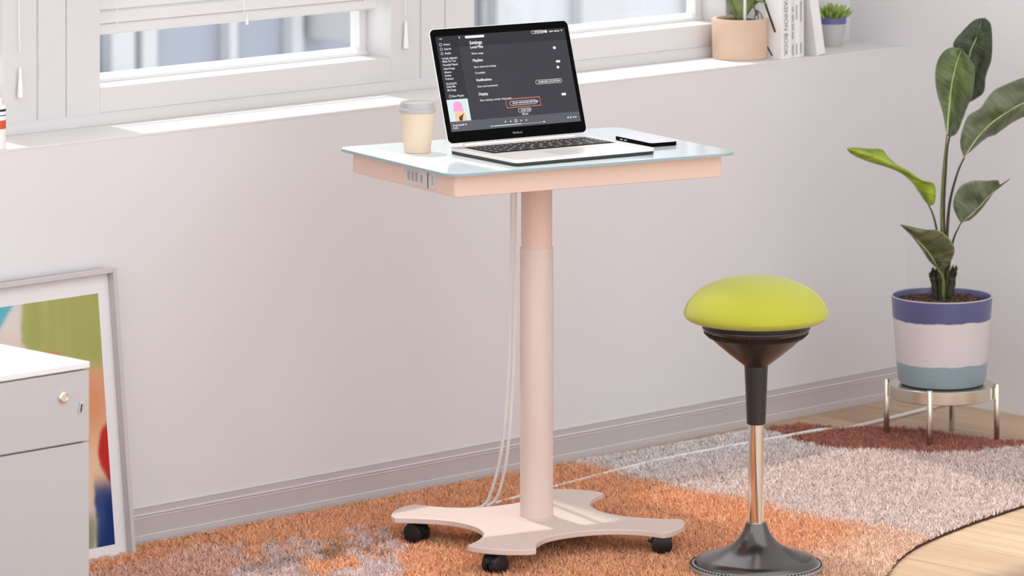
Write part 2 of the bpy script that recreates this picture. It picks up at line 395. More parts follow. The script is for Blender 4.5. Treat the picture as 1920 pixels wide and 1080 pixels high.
def castor(px, py, ang):
    c = MB(); T = Matrix.Translation((px, py, 0)) @ Matrix.Rotation(ang, 4, 'Z')
    c.M = T
    for sx in (-1, 1):
        c.M = T @ Matrix.Translation((sx*.0105, .012, .0275)) @ Matrix.Rotation(PI/2, 4, 'Y')
        c.lathe([(0, -.0085), (.016, -.0085), (.0205, -.007), (.0215, -.004), (.0215, .004), (.0205, .007), (.016, .0085), (0, .0085)], seg=40)
    wheel = c
    o = wheel.build('castor', M['black'], desk, ang=40)
    c = MB(); c.M = T
    c.tube([(0, 0, .030), (0, 0, .052)], .0055, 14)
    # hood over the twin wheels
    prof = []
    for k in range(13):
        a = PI*.02+PI*.85*k/12
        prof.append((.012+.0232*math.cos(a), .0275+.0232*math.sin(a)))
    prof2 = [(.012+.0195*math.cos(PI*.02+PI*.85*k/12), .0275+.0195*math.sin(PI*.02+PI*.85*k/12)) for k in range(12, -1, -1)]
    c.sweepx(prof+prof2, -.0045, .0045)
    c.sweepx([(.030, .033), (.040, .036), (.041, .033), (.031, .028)], -.007, .007)
    c.build('castor_hood', M['black'], o, bevel=.0008)
castor(-.205, .150, math.radians(200)); castor(-.196, -.190, math.radians(105)); castor(.185, -.205, math.radians(60)); castor(.195, .185, math.radians(20))
# cords from the desk down to the rug
CORDS = ([(-1.72, -.415, .7565), (-1.714, -.407, .681), (-1.701, -.392, .535), (-1.684, -.367, .319), (-1.671, -.338, .169), (-1.667, -.313, .087), (-1.672, -.294, .033), (-1.682, -.285, .018)],
         [(-1.714, -.421, .7565), (-1.708, -.413, .681), (-1.695, -.398, .535), (-1.677, -.374, .319), (-1.663, -.345, .158), (-1.657, -.323, .082), (-1.66, -.306, .035), (-1.673, -.293, .019)])
for k, pts in enumerate(CORDS):
    o = MB().tube([tuple(p) for p in catmull(pts, 48)], .0033, 12).build('power_cord', M['cable'])
    tag(o, ['white power cord hanging behind the desk column, farther from the column', 'white power cord hanging behind the desk column, nearer the column'][k], 'cord', 'white cords hanging from the desk')
o = MB().tube([tuple(p) for p in catmull([(-1.72, -.262, .0085), (-1.6, -.25, .0095), (-1.3, -.20, .0085), (-1.003, -.172, .010), (-.64, -.186, .0115), (-.52, -.196, .0125), (-.43, -.197, .005), (-.13, -.167, .005), (-.02, -.15, .005)], 60)], .0044, 10).build('floor_cable', M['cable'])  # thin white tube laid along the window wall
tag(o, 'long white cable lying across rug and floor along the window wall', 'cable')

# ------------------------------------------------------------------ laptop
LA = math.radians(-10.37); LW, LD, LL, LT = .342, .240, .237, math.radians(17.9)
lap = empty('laptop', (-1.9942, -.5128, DZ), LA)
tag(lap, 'open silver laptop showing a dark settings screen', 'laptop')
b = MB(); b.M = Matrix.Translation((LW/2, -LD/2, 0)); b.prism(rrect(LW, LD, .012, 8), .0066, .013)
b.build('base', M['alu'], lap, bevel=.0012)
b = MB(); b.M = Matrix.Translation((LW/2, -LD/2, 0)); b.prism(rrect(LW-.0015, LD-.0015, .012, 8), .0010, .0067)
for sx in (-1, 1):
    for sy in (-1, 1): b.lathe([(.006, 0), (.006, .0015)], (sx*.14, sy*.095, 0), 16)
b.build('underside', M['black'], lap, bevel=.0008)
MB().box(LW/2-.055, LW/2+.055, -LD+.010, -LD+.085, .01301, .0132).build('trackpad', mat('trackpad_glass', (.70, .68, .665, 1), .3, metal=.3), lap, smooth=False)
kb = MB().box(.022, LW-.022, -.128, -.022, .01302, .0132).build('keyboard', M['blackgloss'], lap, smooth=False)
rows = [14, 14, 14, 13, 12, 10]; ky = -.027
KC = mat('black_keycaps', (.02, .018, .018, 1), .5); KL = mat('key_legend_white', (.7, .7, .7, 1), .5)
for ri, n in enumerate(rows):
    kh = .0105 if ri == 0 else .0160; kw = (LW-.050)/n
    me = bpy.data.meshes.new('key'); q = MB(); q.box(-kw/2+.001, kw/2-.001, -kh/2+.0008, kh/2-.0008, .0132, .0143).box(-.0022, .0022, -.0018, .0018, .01425, .01436)
    proto = q.build('key', KC, kb, smooth=False); proto.data.materials.append(KL)
    for p_ in proto.data.polygons:
        if all(abs(proto.data.vertices[v_].co.x) < .0023 for v_ in p_.vertices): p_.material_index = 1
    for i in range(n):
        o = proto if i == 0 else proto.copy()
        if i: COL.objects.link(o)
        o.parent = kb; o.location = (.025+(i+.5)*kw, ky-kh/2, 0)
    ky -= kh+.0006
MB().lathe([(.0042, -.13), (.0042, .13)], seg=16)
h = MB(); h.M = Matrix.Translation((LW/2, .0005, .0150)) @ Matrix.Rotation(PI/2, 4, 'Y'); h.lathe([(.0042, -.135), (.0042, .135)], seg=20)
h.build('hinge', M['alu'], lap)
lid = empty('x'); 
LM = Matrix.Translation((0, .002, .0185)) @ Matrix.Rotation(-LT, 4, 'X')       # local: x across, z up the lid, front faces -y
COL.objects.unlink(lid); bpy.data.objects.remove(lid)
def lidmb(): m = MB(); m.M = LM @ Matrix.Rotation(PI/2, 4, 'X'); return m       # now x across, y up, z to the viewer
l = lidmb(); l.prism(rrect(LW, LL, .012, 8, LW/2, LL/2), -.0045, -.0008)
lidshell = l.build('lid', M['alu'], lap, bevel=.0008)
l = lidmb(); l.prism(rrect(LW-.0028, LL-.0028, .0108, 8, LW/2, LL/2), -.0008, .0)
bez = l.build('bezel', M['blackgloss'], lidshell, bevel=.0003)
SCRN = None
# screen: s,t in 0..1
SX0, SX1, SY0, SY1 = .0125, LW-.0115, .0245, .2205
sw, sh = SX1-SX0, SY1-SY0
def rect(mb, s0, s1, t0, t1, z): mb.box(SX0+s0*sw, SX0+s1*sw, SY0+t0*sh, SY0+t1*sh, z-.00004, z)
def em(name, c, s=1.): return mat(name, tuple(x*.02 for x in c[:3])+(1,), .35, var=0, emit=(c, s*1.19), spec=.1)
E_bg = em('screen_dark_grey', srgb(66, 66, 72)); E_side = em('screen_side_grey', srgb(55, 54, 60)); E_bar = em('screen_bar_grey', srgb(96, 97, 106)); E_w = em('screen_white', srgb(245, 245, 248)); E_g = em('screen_light_grey', srgb(190, 190, 196)); E_r = em('screen_red_outline', srgb(232, 120, 112)); E_pic = em('screen_picture_pale', srgb(222, 236, 238))
E_pk = em('screen_pink', srgb(246, 170, 215)); E_cone = em('screen_peach', srgb(244, 205, 170)); E_br = em('screen_brown', srgb(110, 62, 40))
l = lidmb(); rect(l, 0, 1, 0, 1, .00015); scr = l.build('screen', E_bg, lap, smooth=False)
# everything shown on the screen is one more layer per colour
l = lidmb(); rect(l, 0, .166, .105, 1, .0002); rect(l, 0, 1, .875, 1, .0002); l.build('screen_side_panel', E_side, scr, smooth=False)
l = lidmb(); rect(l, 0, 1, 0, .105, .00021); l.build('screen_player_bar', E_bar, scr, smooth=False)
l = lidmb(); rect(l, .003, .163, .105, .335, .00024); l.build('screen_picture', E_pic, scr, smooth=False)
# a plain pink scoop on a cone held in a hand
def disc(mb, s, t, rs, rt, z, n=24): mb.prism([(SX0+s*sw+rs*sw*math.cos(2*PI*k/n), SY0+t*sh+rt*sh*math.sin(2*PI*k/n)) for k in range(n)], z-.00003, z)
l = lidmb(); disc(l, .080, .270, .034, .040, .00028); disc(l, .062, .225, .02, .03, .00028); disc(l, .098, .225, .02, .03, .00028); l.build('screen_pink_scoop', E_pk, scr, smooth=False)
l = lidmb(); l.prism([(SX0+s*sw, SY0+t*sh) for s, t in ((.045, .108), (.135, .108), (.118, .21), (.050, .21))], .00025, .00029); l.build('screen_cone', E_cone, scr, smooth=False)
l = lidmb(); l.prism([(SX0+s*sw, SY0+t*sh) for s, t in ((.075, .108), (.098, .108), (.105, .15), (.118, .185), (.100, .168), (.075, .15))], .00029, .00033); l.build('screen_hand', E_br, scr, smooth=False)
ax, ay = (1, 0, 0), (0, 1, 0)
def txt(s, x, t, size, bold=.00006, w=None, z=.0003):
    T = lidmb(); text_mb(T, s, size, (SX0+x*sw, SY0+t*sh-size*.32, z), ax, ay, bold); return T.build('screen_lettering', E_w, scr, smooth=False)
def pill(mb, s0, s1, t0, t1, z, ring=None):
    w_ = (s1-s0)*sw; h_ = (t1-t0)*sh; c = (SX0+(s0+s1)/2*sw, SY0+(t0+t1)/2*sh)
    o1 = rrect(w_, h_, h_/2*.98, 8, *c)
    if ring is None: mb.prism(o1, z-.00004, z); return
    i1 = rrect(w_-2*ring, h_-2*ring, (h_/2-ring)*.98, 8, *c); n = len(o1)
    mb.add([(x, y, z) for x, y in o1]+[(x, y, z) for x, y in i1], [(k, (k+1) % n, n+(k+1) % n, n+k) for k in range(n)])
for s, t in (('Home', .913), ('Search', .866), ('Radio', .820)): txt(s, .052, t, .0062)
for s, t in (('YOUR LIBRARY', .765), ('Made For You', .736), ('Recently Played', .700), ('Liked Songs', .660), ('Albums', .623), ('Artists', .588), ('Podcasts', .553), ('PLAYLISTS', .500), ('Daily Mix', .470), ('My Songs', .434)): txt(s, .022, t, .0056, .00008)
txt('New Playlist', .050, .369, .0058)
txt('Settings', .250, .912, .0098, .00022); txt('Local Files', .250, .866, .0075, .0002)
txt('Show songs', .252, .798, .0060); txt('Playlists', .252, .724, .0078, .0002)
txt('Show advanced settings', .253, .655, .0056); txt('Crossfade', .253, .592, .0060)
txt('Notifications', .253, .516, .0072, .0002); txt('Show announcements', .254, .449, .0056)
txt('Display', .254, .368, .0076, .0002); txt('Show desktop overlay when using', .254, .303, .0056)
txt('CHANGE LOCATION', .722, .446, .0058, .00012); txt('SHOW ADVANCED SETTINGS', .498, .247, .0047, .00012); txt('LOG OUT', .553, .165, .0058, .00012); txt('About', .556, .126, .0060, .0001)
txt('UPGRADE', .758, .977, .0058); txt('user name', .875, .976, .0062, .0001)
txt('Song name', .018, .067, .0056, .00008); txt('Artist', .018, .038, .0050, .00008)
def one(fn, name, *a, m=None, **k):
    q_ = lidmb(); fn(q_, *a, **k); q_.build(name, m or E_w, scr, smooth=False)
one(pill, 'screen_button', .223, .372, .962, .988, .0003)
for t in (.797,): one(pill, 'screen_button', .884, .907, t-.014, t+.014, .0003)
one(pill, 'screen_button', .888, .922, .638, .662, .0003); one(pill, 'screen_button', .886, .906, .574, .602, .0003); one(pill, 'screen_button', .886, .922, .286, .312, .0003)
one(disc, 'screen_icon', .850, .976, .011, .015, .0003)
for s in (.030, .038, .046): one(disc, 'screen_icon', s, .974, .0032, .0045, .0003, 10)
for s, t, r in ((.030, .913, .010), (.030, .866, .010), (.030, .820, .009), (.036, .369, .010)): one(pill, 'screen_button', s-r, s+r, t-r*1.6, t+r*1.6, .0003, ring=.0007)
one(pill, 'screen_button', .702, .909, .424, .468, .0003, ring=.0007); one(pill, 'screen_button', .476, .688, .224, .268, .0003, ring=.0007); one(pill, 'screen_button', .531, .631, .144, .186, .0003, ring=.0007); one(pill, 'screen_button', .737, .832, .960, .993, .0003, ring=.0007)
one(pill, 'screen_button', .489, .513, .043, .078, .0003, ring=.0007); one(disc, 'screen_icon', .501, .060, .004, .006, .0003)
for s in (.420, .460, .541, .581, .100, .118): one(disc, 'screen_icon', s, .060 if s > .2 else .067, .0055, .0075, .0003, 8)
one(pill, 'screen_button', .323, .538, .022, .029, .0003); one(disc, 'screen_icon', .310, .0245, .007, .006, .0003); one(disc, 'screen_icon', .715, .0265, .008, .006, .0003)
one(disc, 'screen_icon', .905, .050, .006, .008, .0003); one(disc, 'screen_icon', .925, .050, .006, .008, .0003); one(pill, 'screen_button', .940, .975, .047, .054, .0003)
one(lambda q_, *a: q_.prism(*a), 'screen_icon', [(SX0+s*sw, SY0+t*sh) for s, t in ((.966, .982), (.982, .982), (.974, .967))], .00026, .0003)
one(lambda q_, *a: q_.prism(*a), 'screen_icon', [(SX0+s*sw, SY0+t*sh) for s, t in ((.184, .990), (.184, .964), (.174, .977))], .00026, .0003)
Rr = lidmb()
for a in ((.448, .714, .288, .296), (.448, .714, .199, .207), (.448, .4515, .199, .296), (.7105, .714, .199, .296)): rect(Rr, *a, .00033)
Rr.build('screen_red_box', E_r, scr, smooth=False)
G = lidmb(); pill(G, .540, .706, .023, .027, .00028); G.build('screen_progress_track', E_g, scr, smooth=False)
G = lidmb(); text_mb(G, 'MacBook', .0062, (LW/2, .0105, .00012), ax, ay, .00002, 'CENTER'); G.build('lid_lettering', mat('grey_lettering', (.30, .30, .30, 1), .5), scr, smooth=False)

# ------------------------------------------------------------------ cup, phone
cup = empty('coffee_cup', (-2.024, -.452, DZ)); tag(cup, 'kraft paper coffee cup with a grey lid standing on the glass desk', 'cup')
MB().lathe([(0, .0015), (.0245, .0015), (.0255, 0), (.0268, .001), (.0272, .007), (.0352, .085), (.0352, .086), (.034, .086), (.034, .084), (.0255, .006), (0, .006)], seg=64).build('paper_cup', M['kraft'], cup)
MB().lathe([(.0352, .0815), (.0372, .082), (.0376, .087), (.0366, .0895), (.0350, .0905), (.0343, .098), (.0338, .1015), (.0322, .1022), (.0310, .1010), (.0300, .0995), (0, .0995)], seg=64).build('lid', M['lidgrey'], cup)
ph = empty('smartphone', (-1.583, -.667, DZ), math.radians(-14)); tag(ph, 'white smartphone with black edges lying beside the laptop', 'phone')
b = MB().prism(rrect(.066, .142, .009, 8), 0.0, .0078); b.build('phone_body', M['blackgloss'], ph, bevel=.0016)
MB().prism(rrect(.062, .138, .008, 8), .0078, .0084).build('phone_face', M['phoneback'], ph, bevel=.0003)
MB().box(-.0005-.0335, -.0325, .02, .03, .003, .005).box(-.0335-.0005, -.0325, .036, .046, .003, .005).build('side_buttons', M['chrome'], ph)

# ------------------------------------------------------------------ wobble stool
st = empty('wobble_stool', (-1.683, -1.066, .006)); tag(st, 'lime green domed wobble stool on a chrome post with a weighted base', 'stool')
prof = [(0, .003), (.118, .003)]
prof = [(0, .014), (.123, .014), (.125, .016), (.120, .020)]
fl = [(.1225, .018), (.119, .0235), (.106, .029), (.088, .0345), (.070, .041), (.055, .0485), (.043, .057), (.034, .067), (.0275, .077), (.0235, .086), (.0212, .0935), (.0205, .096), (.0165, .0965)]
MB().lathe([(0, .010), (.121, .010), (.1235, .013)]+fl, seg=96).build('base', mat('charcoal_stool_base', (.12, .115, .11, 1), .20, metal=.85, var=.03), st)
ring = MB().lathe([(.10, .0), (.122, .0), (.1285, .004), (.1310, .009), (.1290, .0145), (.1245, .0172), (.1205, .0165), (.1205, .006), (.10, .004)], seg=120)
rg = ring.build('base_ring', mat('pale_rubber_ring', (.30, .29, .28, 1), .45), st)
d = MB()
for k in range(96):
    a = 2*PI*k/96; d.M = Matrix.Rotation(a, 4, 'Z') @ Matrix.Translation((.1278, 0, .0137)) @ Matrix.Rotation(math.radians(-38), 4, 'Y')
    d.box(-.0032, .0032, -.0020, .0020, -.0008, .0022)
dd = d.build('ring_studs', M['black'], rg, bevel=.0004, seg=1)
MB().lathe([(.0150, .090), (.0150, .30)], seg=48).build('post', M['chrome'], st)
MB().lathe([(.0172, .2905), (.0186, .292), (.0230, .397), (.0235, .402), (.0235, .404)], seg=48).build('sleeve', mat('black_sleeve', (.022, .019, .018, 1), .32), st)
CP = [tuple(v) for v in catmull([(.0229, .4050), (.0300, .4110), (.0450, .4225), (.0610, .4354), (.0820, .4535), (.0960, .4668), (.1025, .4738), (.1062, .4785)], 40)]
MB().lathe([(.0228, .396)]+CP+[(.1070, .4805), (.1066, .4825), (.1040, .4832), (.1040, .4926)], seg=96, cap=False).build('cone', mat('dark_bronze_plastic', (.035, .024, .020, 1), .26, spec=.6), st)
MB().lathe([(.1046, .4815), (.1052, .4830), (.1052, .4926)], seg=96, cap=False).build('seat_plate', M['black'], st)
d = MB()
for k in range(120):
    a = 2*PI*k/120; d.M = Matrix.Rotation(a, 4, 'Z') @ Matrix.Translation((.0978, 0, .4688)) @ Matrix.Rotation(math.radians(-44.5), 4, 'Y')
    d.box(-.0062, .0062, -.0012, .0012, -.0026, .002)
d.build('cone_ribs', M['black'], st, bevel=.0003, seg=1)
sp = [(0, .4925), (.108, .4925), (.126, .4945), (.1370, .4985), (.1422, .5050), (.1428, .5100), (.1415, .5165), (.1375, .5260), (.1300, .5370), (.1190, .5485), (.104, .5590), (.086, .5675), (.065, .5745), (.042, .5790), (.020, .5812), (0, .5818)]
seat = MB(); seat.M = Matrix.Translation((.0, 0, 0)); seat.lathe([tuple(v) for v in catmull(sp[1:], 60)], seg=96)
seat.add([(0, 0, .4925)], [])
s_ = seat.build('seat', M['lime'], st, ang=70)

# ------------------------------------------------------------------ filing cabinet
cb = empty('filing_cabinet', (-3.095, -.719, 0)); tag(cb, 'white steel drawer pedestal with a lock at the bottom left', 'cabinet')
CW, CDp, CH = .40, .50, .55
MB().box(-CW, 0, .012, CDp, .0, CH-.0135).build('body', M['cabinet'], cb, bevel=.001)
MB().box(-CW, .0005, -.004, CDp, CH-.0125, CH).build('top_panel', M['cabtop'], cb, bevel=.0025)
def dr(z0, z1, name):
    m = MB(); m.M = Matrix.Translation((-CW/2, 0, 0)) @ Matrix.Rotation(PI/2, 4, 'X')
    m.prism(rrect(CW-.002, z1-z0, .005, 5, 0, (z0+z1)/2), -.012, .003)
    return m.build(name, M['cabinet'], cb, bevel=.0015)
d1 = dr(.4065, .5350, 'drawer'); d2 = dr(.06, .4035, 'drawer'); 
k = MB(); k.M = Matrix.Translation((-.063, -.003, .4925)) @ Matrix.Rotation(PI/2, 4, 'X')
k.lathe([(.0105, 0), (.0110, .002), (.0100, .0045), (.0078, .0055), (.0072, .0048), (.0, .0048)], seg=32); k.box(-.001, .001, -.005, .005, .0045, .0056)
k.build('lock', M['chrome'], d1)
k = MB(); k.M = Matrix.Translation((-.022, -.004, .470)) @ Matrix.Rotation(math.radians(10), 4, 'Y'); k.box(-.0035, .0035, -.002, .0, -.011, .010)
kk = k.build('key_slot', M['white'], d1, bevel=.001)
k = MB(); k.M = Matrix.Translation((-.022, -.005, .470)) @ Matrix.Rotation(math.radians(10), 4, 'Y'); k.box(-.0018, .0018, -.0018, -.0, -.009, .006)
k.build('key_slot_insert', M['ink'], d1, bevel=.0005)

# ------------------------------------------------------------------ leaning picture
FWd, FHt, FT = .50, .577, .030
lean = math.atan2(.062, .573)
pf = empty('framed_print', (-2.4685, -.103, .004)); pf.rotation_euler = (-lean, 0, 0)
tag(pf, 'framed abstract print in green, red and blue leaning on the wall', 'picture')
f = MB(); R_ = .010
f.box(-R_, 0, -.0, FT, 0, FHt); f.box(-FWd, -FWd+R_, 0, FT, 0, FHt); f.box(-FWd+R_, -R_, 0, FT, 0, R_*.8); f.box(-FWd+R_, -R_, 0, FT, FHt-R_, FHt)
f.build('frame', M['frame'], pf, bevel=.001)
m_ = MB().box(-FWd+R_, -R_, .018, .022, R_*.8, FHt-R_).build('picture_mat', M['mat'], pf, smooth=False)
PX1 = -.0387; PX0 = -FWd+.0387; PZ1 = FHt-.048; PZ0 = .030
nx, nz = 170, 210
def art(a, bb):     # a: metres from the right edge, bb: metres from the top; sampled like paint on paper
    wob = .006*(noise.noise(Vector((a*18, bb*18, 3)))+.5*noise.noise(Vector((a*50, bb*50, 7))))
    a2 = a+wob; b2 = bb+wob
    st_ = .5+.5*noise.noise(Vector((a*40, bb*6, 1)))
    sm = lambda x, w=.004: 1/(1+math.exp(-max(-40, min(40, x/w))))
    c = np.array([.66, .61, .57])
    def over(col, al):
        nonlocal c
        c = c*(1-al)+np.array(col)*al
    over([.66, .29, .15], sm(b2-.10, .020)*sm(.33-b2, .03)*(.55+.45*st_))
    over([.58, .22, .09], sm(b2-.145, .02)*sm(.29-b2, .04)*sm(.15-a2, .03)*(.5+.5*st_))
    over([.74, .50, .30], sm(b2-.30, .03)*sm(.42-b2, .02))
    # green block
    gb = .125+.16*max(0, a-.0)*-1
    over([.30+.09*st_, .33+.06*st_, .085+.05*st_], sm(.198-a2-max(0, b2-.07)*.45, .0025)*sm(.147-b2-.35*max(0, a2-.05), .006))
    over([.33, .36, .08], .35*sm(.004-abs(a2-.095), .002)*sm(.05-b2, .01))
    # red behind
    over([.66, .06, .03], sm(1-((a2-.150)/.042)**2-((b2-.122)/.020)**2, .18)*sm(b2-.098-.25*(.14-a2), .004))
    # teal
    over([.10, .42, .48], sm(a2-.216-.9*b2, .003)*sm(.34-a2, .003)*sm(.11-b2-.0*a2, .005))
    over([.01, .03, .30], sm(.0025-abs(a2-.272+.18*(b2-.03)), .0009)*sm(b2-.05, .003))
    over([.45, .02, .015], sm(1-((a2+.004)/.030)**2-((b2-.318)/.060)**2, .08))
    over([.007, .026, .135], sm(1-(a2/.046)**4, .12)*sm(b2-.376, .008))
    over([.05, .13, .33], .4*sm(.012-abs(a2-.036), .004)*sm(b2-.39, .012)*sm(.47-b2, .02))
    over([.23, .24, .14], sm(1-((a2-.075)/.030)**2-((b2-.47)/.045)**2, .25))
    return np.clip(c, 0, 1)
vs_ = [(PX0+(PX1-PX0)*i/nx, .0177, PZ0+(PZ1-PZ0)*j/nz) for j in range(nz+1) for i in range(nx+1)]
fs_ = [(j*(nx+1)+i, j*(nx+1)+i+1, (j+1)*(nx+1)+i+1, (j+1)*(nx+1)+i) for j in range(nz) for i in range(nx)]
me = bpy.data.meshes.new('print'); me.from_pydata(vs_, [], fs_)
ca = me.color_attributes.new('paint', 'FLOAT_COLOR', 'POINT')
cols = np.ones((len(vs_), 4), np.float32)
for i, v in enumerate(vs_): cols[i, :3] = art(PX1-v[0], PZ1-v[2])
ca.data.foreach_set('color', cols.ravel()); me.materials.append(attr_mat('painted_print', 'paint', .7))
o = bpy.data.objects.new('print', me); COL.objects.link(o); o.parent = pf

# ------------------------------------------------------------------ plant stand and tall plant
PS = (-.3685, -.4275)
ps = empty('plant_stand', (PS[0], PS[1], 0)); tag(ps, 'low round brushed metal plant stand on four legs', 'plant stand')
MB().lathe([(0, .100), (.117, .100), (.119, .1015), (.119, .1285), (.1175, .130), (0, .130)], seg=96).build('tray', M['nickel'], ps)
for k, a in enumerate((30, 122, 208, 299)):
    a = math.radians(a); x, y = .1265*math.cos(a), .1265*math.sin(a)
    MB().lathe([(.0062, .001), (.0068, .0025), (.0068, .1335), (.0060, .135), (0, .135)], (x, y, 0), 24).build('leg', M['nickel'], ps)
PB = .1303
pl = empty('potted_plant', (PS[0], PS[1], PB)); tag(pl, 'tall banana-leaved plant in a blue and white glazed pot on the metal stand', 'plant')
potm = band_mat('banded_glaze', [(0, (.225, .30, .335, 1)), (.285, (.25, .335, .37, 1)), (.290, (.64, .585, .575, 1)), (.775, (.64, .585, .575, 1)), (.781, (.082, .088, .205, 1)), (1, (.090, .098, .225, 1))], .200, wob=.005)
MB().lathe([(0, 0.0000), (.086, 0.0000), (.094, 0.0028), (.0985, 0.0094), (.1010, 0.0236), (.1065, 0.0943), (.1140, 0.1934), (.1145, 0.1976), (.1130, 0.1995), (.1105, 0.1986), (.1090, 0.1943), (.1030, 0.1509), (0, 0.1509)], seg=96).build('pot', potm, pl)
MB().lathe([(.1137, 0.1970), (.1143, 0.1989), (.1130, 0.2005), (.1112, 0.1998), (.1108, 0.1976)], seg=96, cap=False).build('pot_rim', mat('worn_rim_glaze', (.50, .47, .52, 1), .4), pl)
sm_ = MB(); n1, n2 = 26, 72
vv = []; ff = []
for i in range(n1+1):
    for k in range(n2):
        r = .1085*i/n1; a = 2*PI*k/n2; x, y = r*math.cos(a), r*math.sin(a)
        z = .1845+.008*noise.noise(Vector((x*60, y*60, 0)))+.006*noise.noise(Vector((x*160, y*160, 2)))+.006*(1-i/n1)
        vv.append((x, y, z))
for i in range(n1):
    for k in range(n2):
        k2 = (k+1) % n2; ff.append((i*n2+k, i*n2+k2, (i+1)*n2+k2, (i+1)*n2+k))
sm_.add(vv, ff); so_ = sm_.build('soil', M['soil'], pl)
ch = MB()
for i in range(260):
    r = .1*math.sqrt(random.random()); a = random.random()*2*PI; s = random.uniform(.0022, .0052)
    ch.M = Matrix.Translation((r*math.cos(a), r*math.sin(a), .189)) @ Matrix.Rotation(random.random()*6, 4, Vector((random.random(), random.random(), random.random()+.1)).normalized())
    ch.sphere((0, 0, 0), s, (1, .7, .5), 7, 4)
tag(ch.build('bark_chips', mat('bark_chips', (.13, .065, .035, 1), .9, var=.7, scale=90), so_), kind='stuff')

SCALE = 8800/10.65    # pixels per metre in the plane of the plant: plan of the leaves is given in the pot's own axes
def P3(u, v, d=0.):   # u, v on the drawing sheet of the plant; d: metres farther back
    r = (u-1766)/SCALE; z = (733-v)/SCALE - .017
    return Vector((RT[0]*r+FW[0]*d, RT[1]*r+FW[1]*d, z + d*.0))
def leafmat(name, c1, c2, cb):
    m = bpy.data.materials.new(name); m.use_nodes = True; nt = m.node_tree; b = nt.nodes['Principled BSDF']
    at = nt.nodes.new('ShaderNodeAttribute'); at.attribute_name = 'leafuv'
    sx = nt.nodes.new('ShaderNodeSeparateXYZ'); nt.links.new(at.outputs['Vector'], sx.inputs[0])
    w = nt.nodes.new('ShaderNodeTexNoise'); w.inputs['Scale'].default_value = 1; w.inputs['Detail'].default_value = 3
    mp = nt.nodes.new('ShaderNodeMapping'); mp.inputs['Scale'].default_value = (38, 1.5, 1); nt.links.new(at.outputs['Vector'], mp.inputs[0]); nt.links.new(mp.outputs[0], w.inputs[0])
    r = nt.nodes.new('ShaderNodeValToRGB'); r.color_ramp.elements[0].position = .35; r.color_ramp.elements[1].position = .65
    r.color_ramp.elements[0].color = c1+(1,); r.color_ramp.elements[1].color = c2+(1,); nt.links.new(w.outputs[0], r.inputs[0])
    w2 = nt.nodes.new('ShaderNodeTexNoise'); w2.inputs['Scale'].default_value = 1; w2.inputs['Detail'].default_value = 1
    mp2 = nt.nodes.new('ShaderNodeMapping'); mp2.inputs['Scale'].default_value = (5, 1.1, 1); nt.links.new(at.outputs['Vector'], mp2.inputs[0]); nt.links.new(mp2.outputs[0], w2.inputs[0])
    r2 = nt.nodes.new('ShaderNodeValToRGB'); r2.color_ramp.elements[0].position = .38; r2.color_ramp.elements[1].position = .62
    r2.color_ramp.elements[0].color = (.62, .66, .52, 1); r2.color_ramp.elements[1].color = (1.25, 1.22, 1.3, 1); nt.links.new(w2.outputs[0], r2.inputs[0])
    m2 = nt.nodes.new('ShaderNodeMix'); m2.data_type = 'RGBA'; m2.blend_type = 'MULTIPLY'; m2.inputs[0].default_value = 1; nt.links.new(r.outputs[0], m2.inputs[6]); nt.links.new(r2.outputs[0], m2.inputs[7])
    # lighter rim along the margins
    ab = nt.nodes.new('ShaderNodeMath'); ab.operation = 'ABSOLUTE'; nt.links.new(sx.outputs['Y'], ab.inputs[0])
    rr = nt.nodes.new('ShaderNodeValToRGB'); rr.color_ramp.elements[0].position = .93; rr.color_ramp.elements[0].color = (0, 0, 0, 1); rr.color_ramp.elements[1].position = .99
    nt.links.new(ab.outputs[0], rr.inputs[0])
    mx = nt.nodes.new('ShaderNodeMix'); mx.data_type = 'RGBA'; nt.links.new(rr.outputs[0], mx.inputs[0]); nt.links.new(m2.outputs[2], mx.inputs[6]); mx.inputs[7].default_value = cb+(1,)
    nt.links.new(mx.outputs[2], b.inputs['Base Color']); b.inputs['Roughness'].default_value = .33; b.inputs['Coat Weight'].default_value = .2
    bp = nt.nodes.new('ShaderNodeBump'); bp.inputs['Strength'].default_value = .35; bp.inputs['Distance'].default_value = .003
    nt.links.new(w.outputs[0], bp.inputs['Height']); nt.links.new(bp.outputs[0], b.inputs['Normal'])
    tr = nt.nodes.new('ShaderNodeBsdfTranslucent'); nt.links.new(mx.outputs[2], tr.inputs[0])
    ms = nt.nodes.new('ShaderNodeMixShader'); ms.inputs[0].default_value = .25
    nt.links.new(b.outputs[0], ms.inputs[1]); nt.links.new(tr.outputs[0], ms.inputs[2]); nt.links.new(ms.outputs[0], nt.nodes['Material Output'].inputs[0])
    return m
LMt = {'mid': leafmat('leaf_mid_green', (.095, .15, .045), (.17, .24, .075), (.24, .30, .10)),
       'dark': leafmat('leaf_dark_green', (.030, .045, .016), (.055, .080, .030), (.12, .15, .05)),
       'pale': leafmat('leaf_grey_green', (.17, .23, .13), (.25, .31, .19), (.28, .36, .14)),
       'lime': leafmat('leaf_fresh_lime', (.26, .38, .02), (.42, .52, .05), (.5, .58, .1)),
       'olive': leafmat('leaf_olive', (.12, .14, .06), (.18, .20, .10), (.28, .32, .15)),
       'sage': leafmat('leaf_sage', (.12, .16, .09), (.19, .23, .14), (.26, .30, .16))}
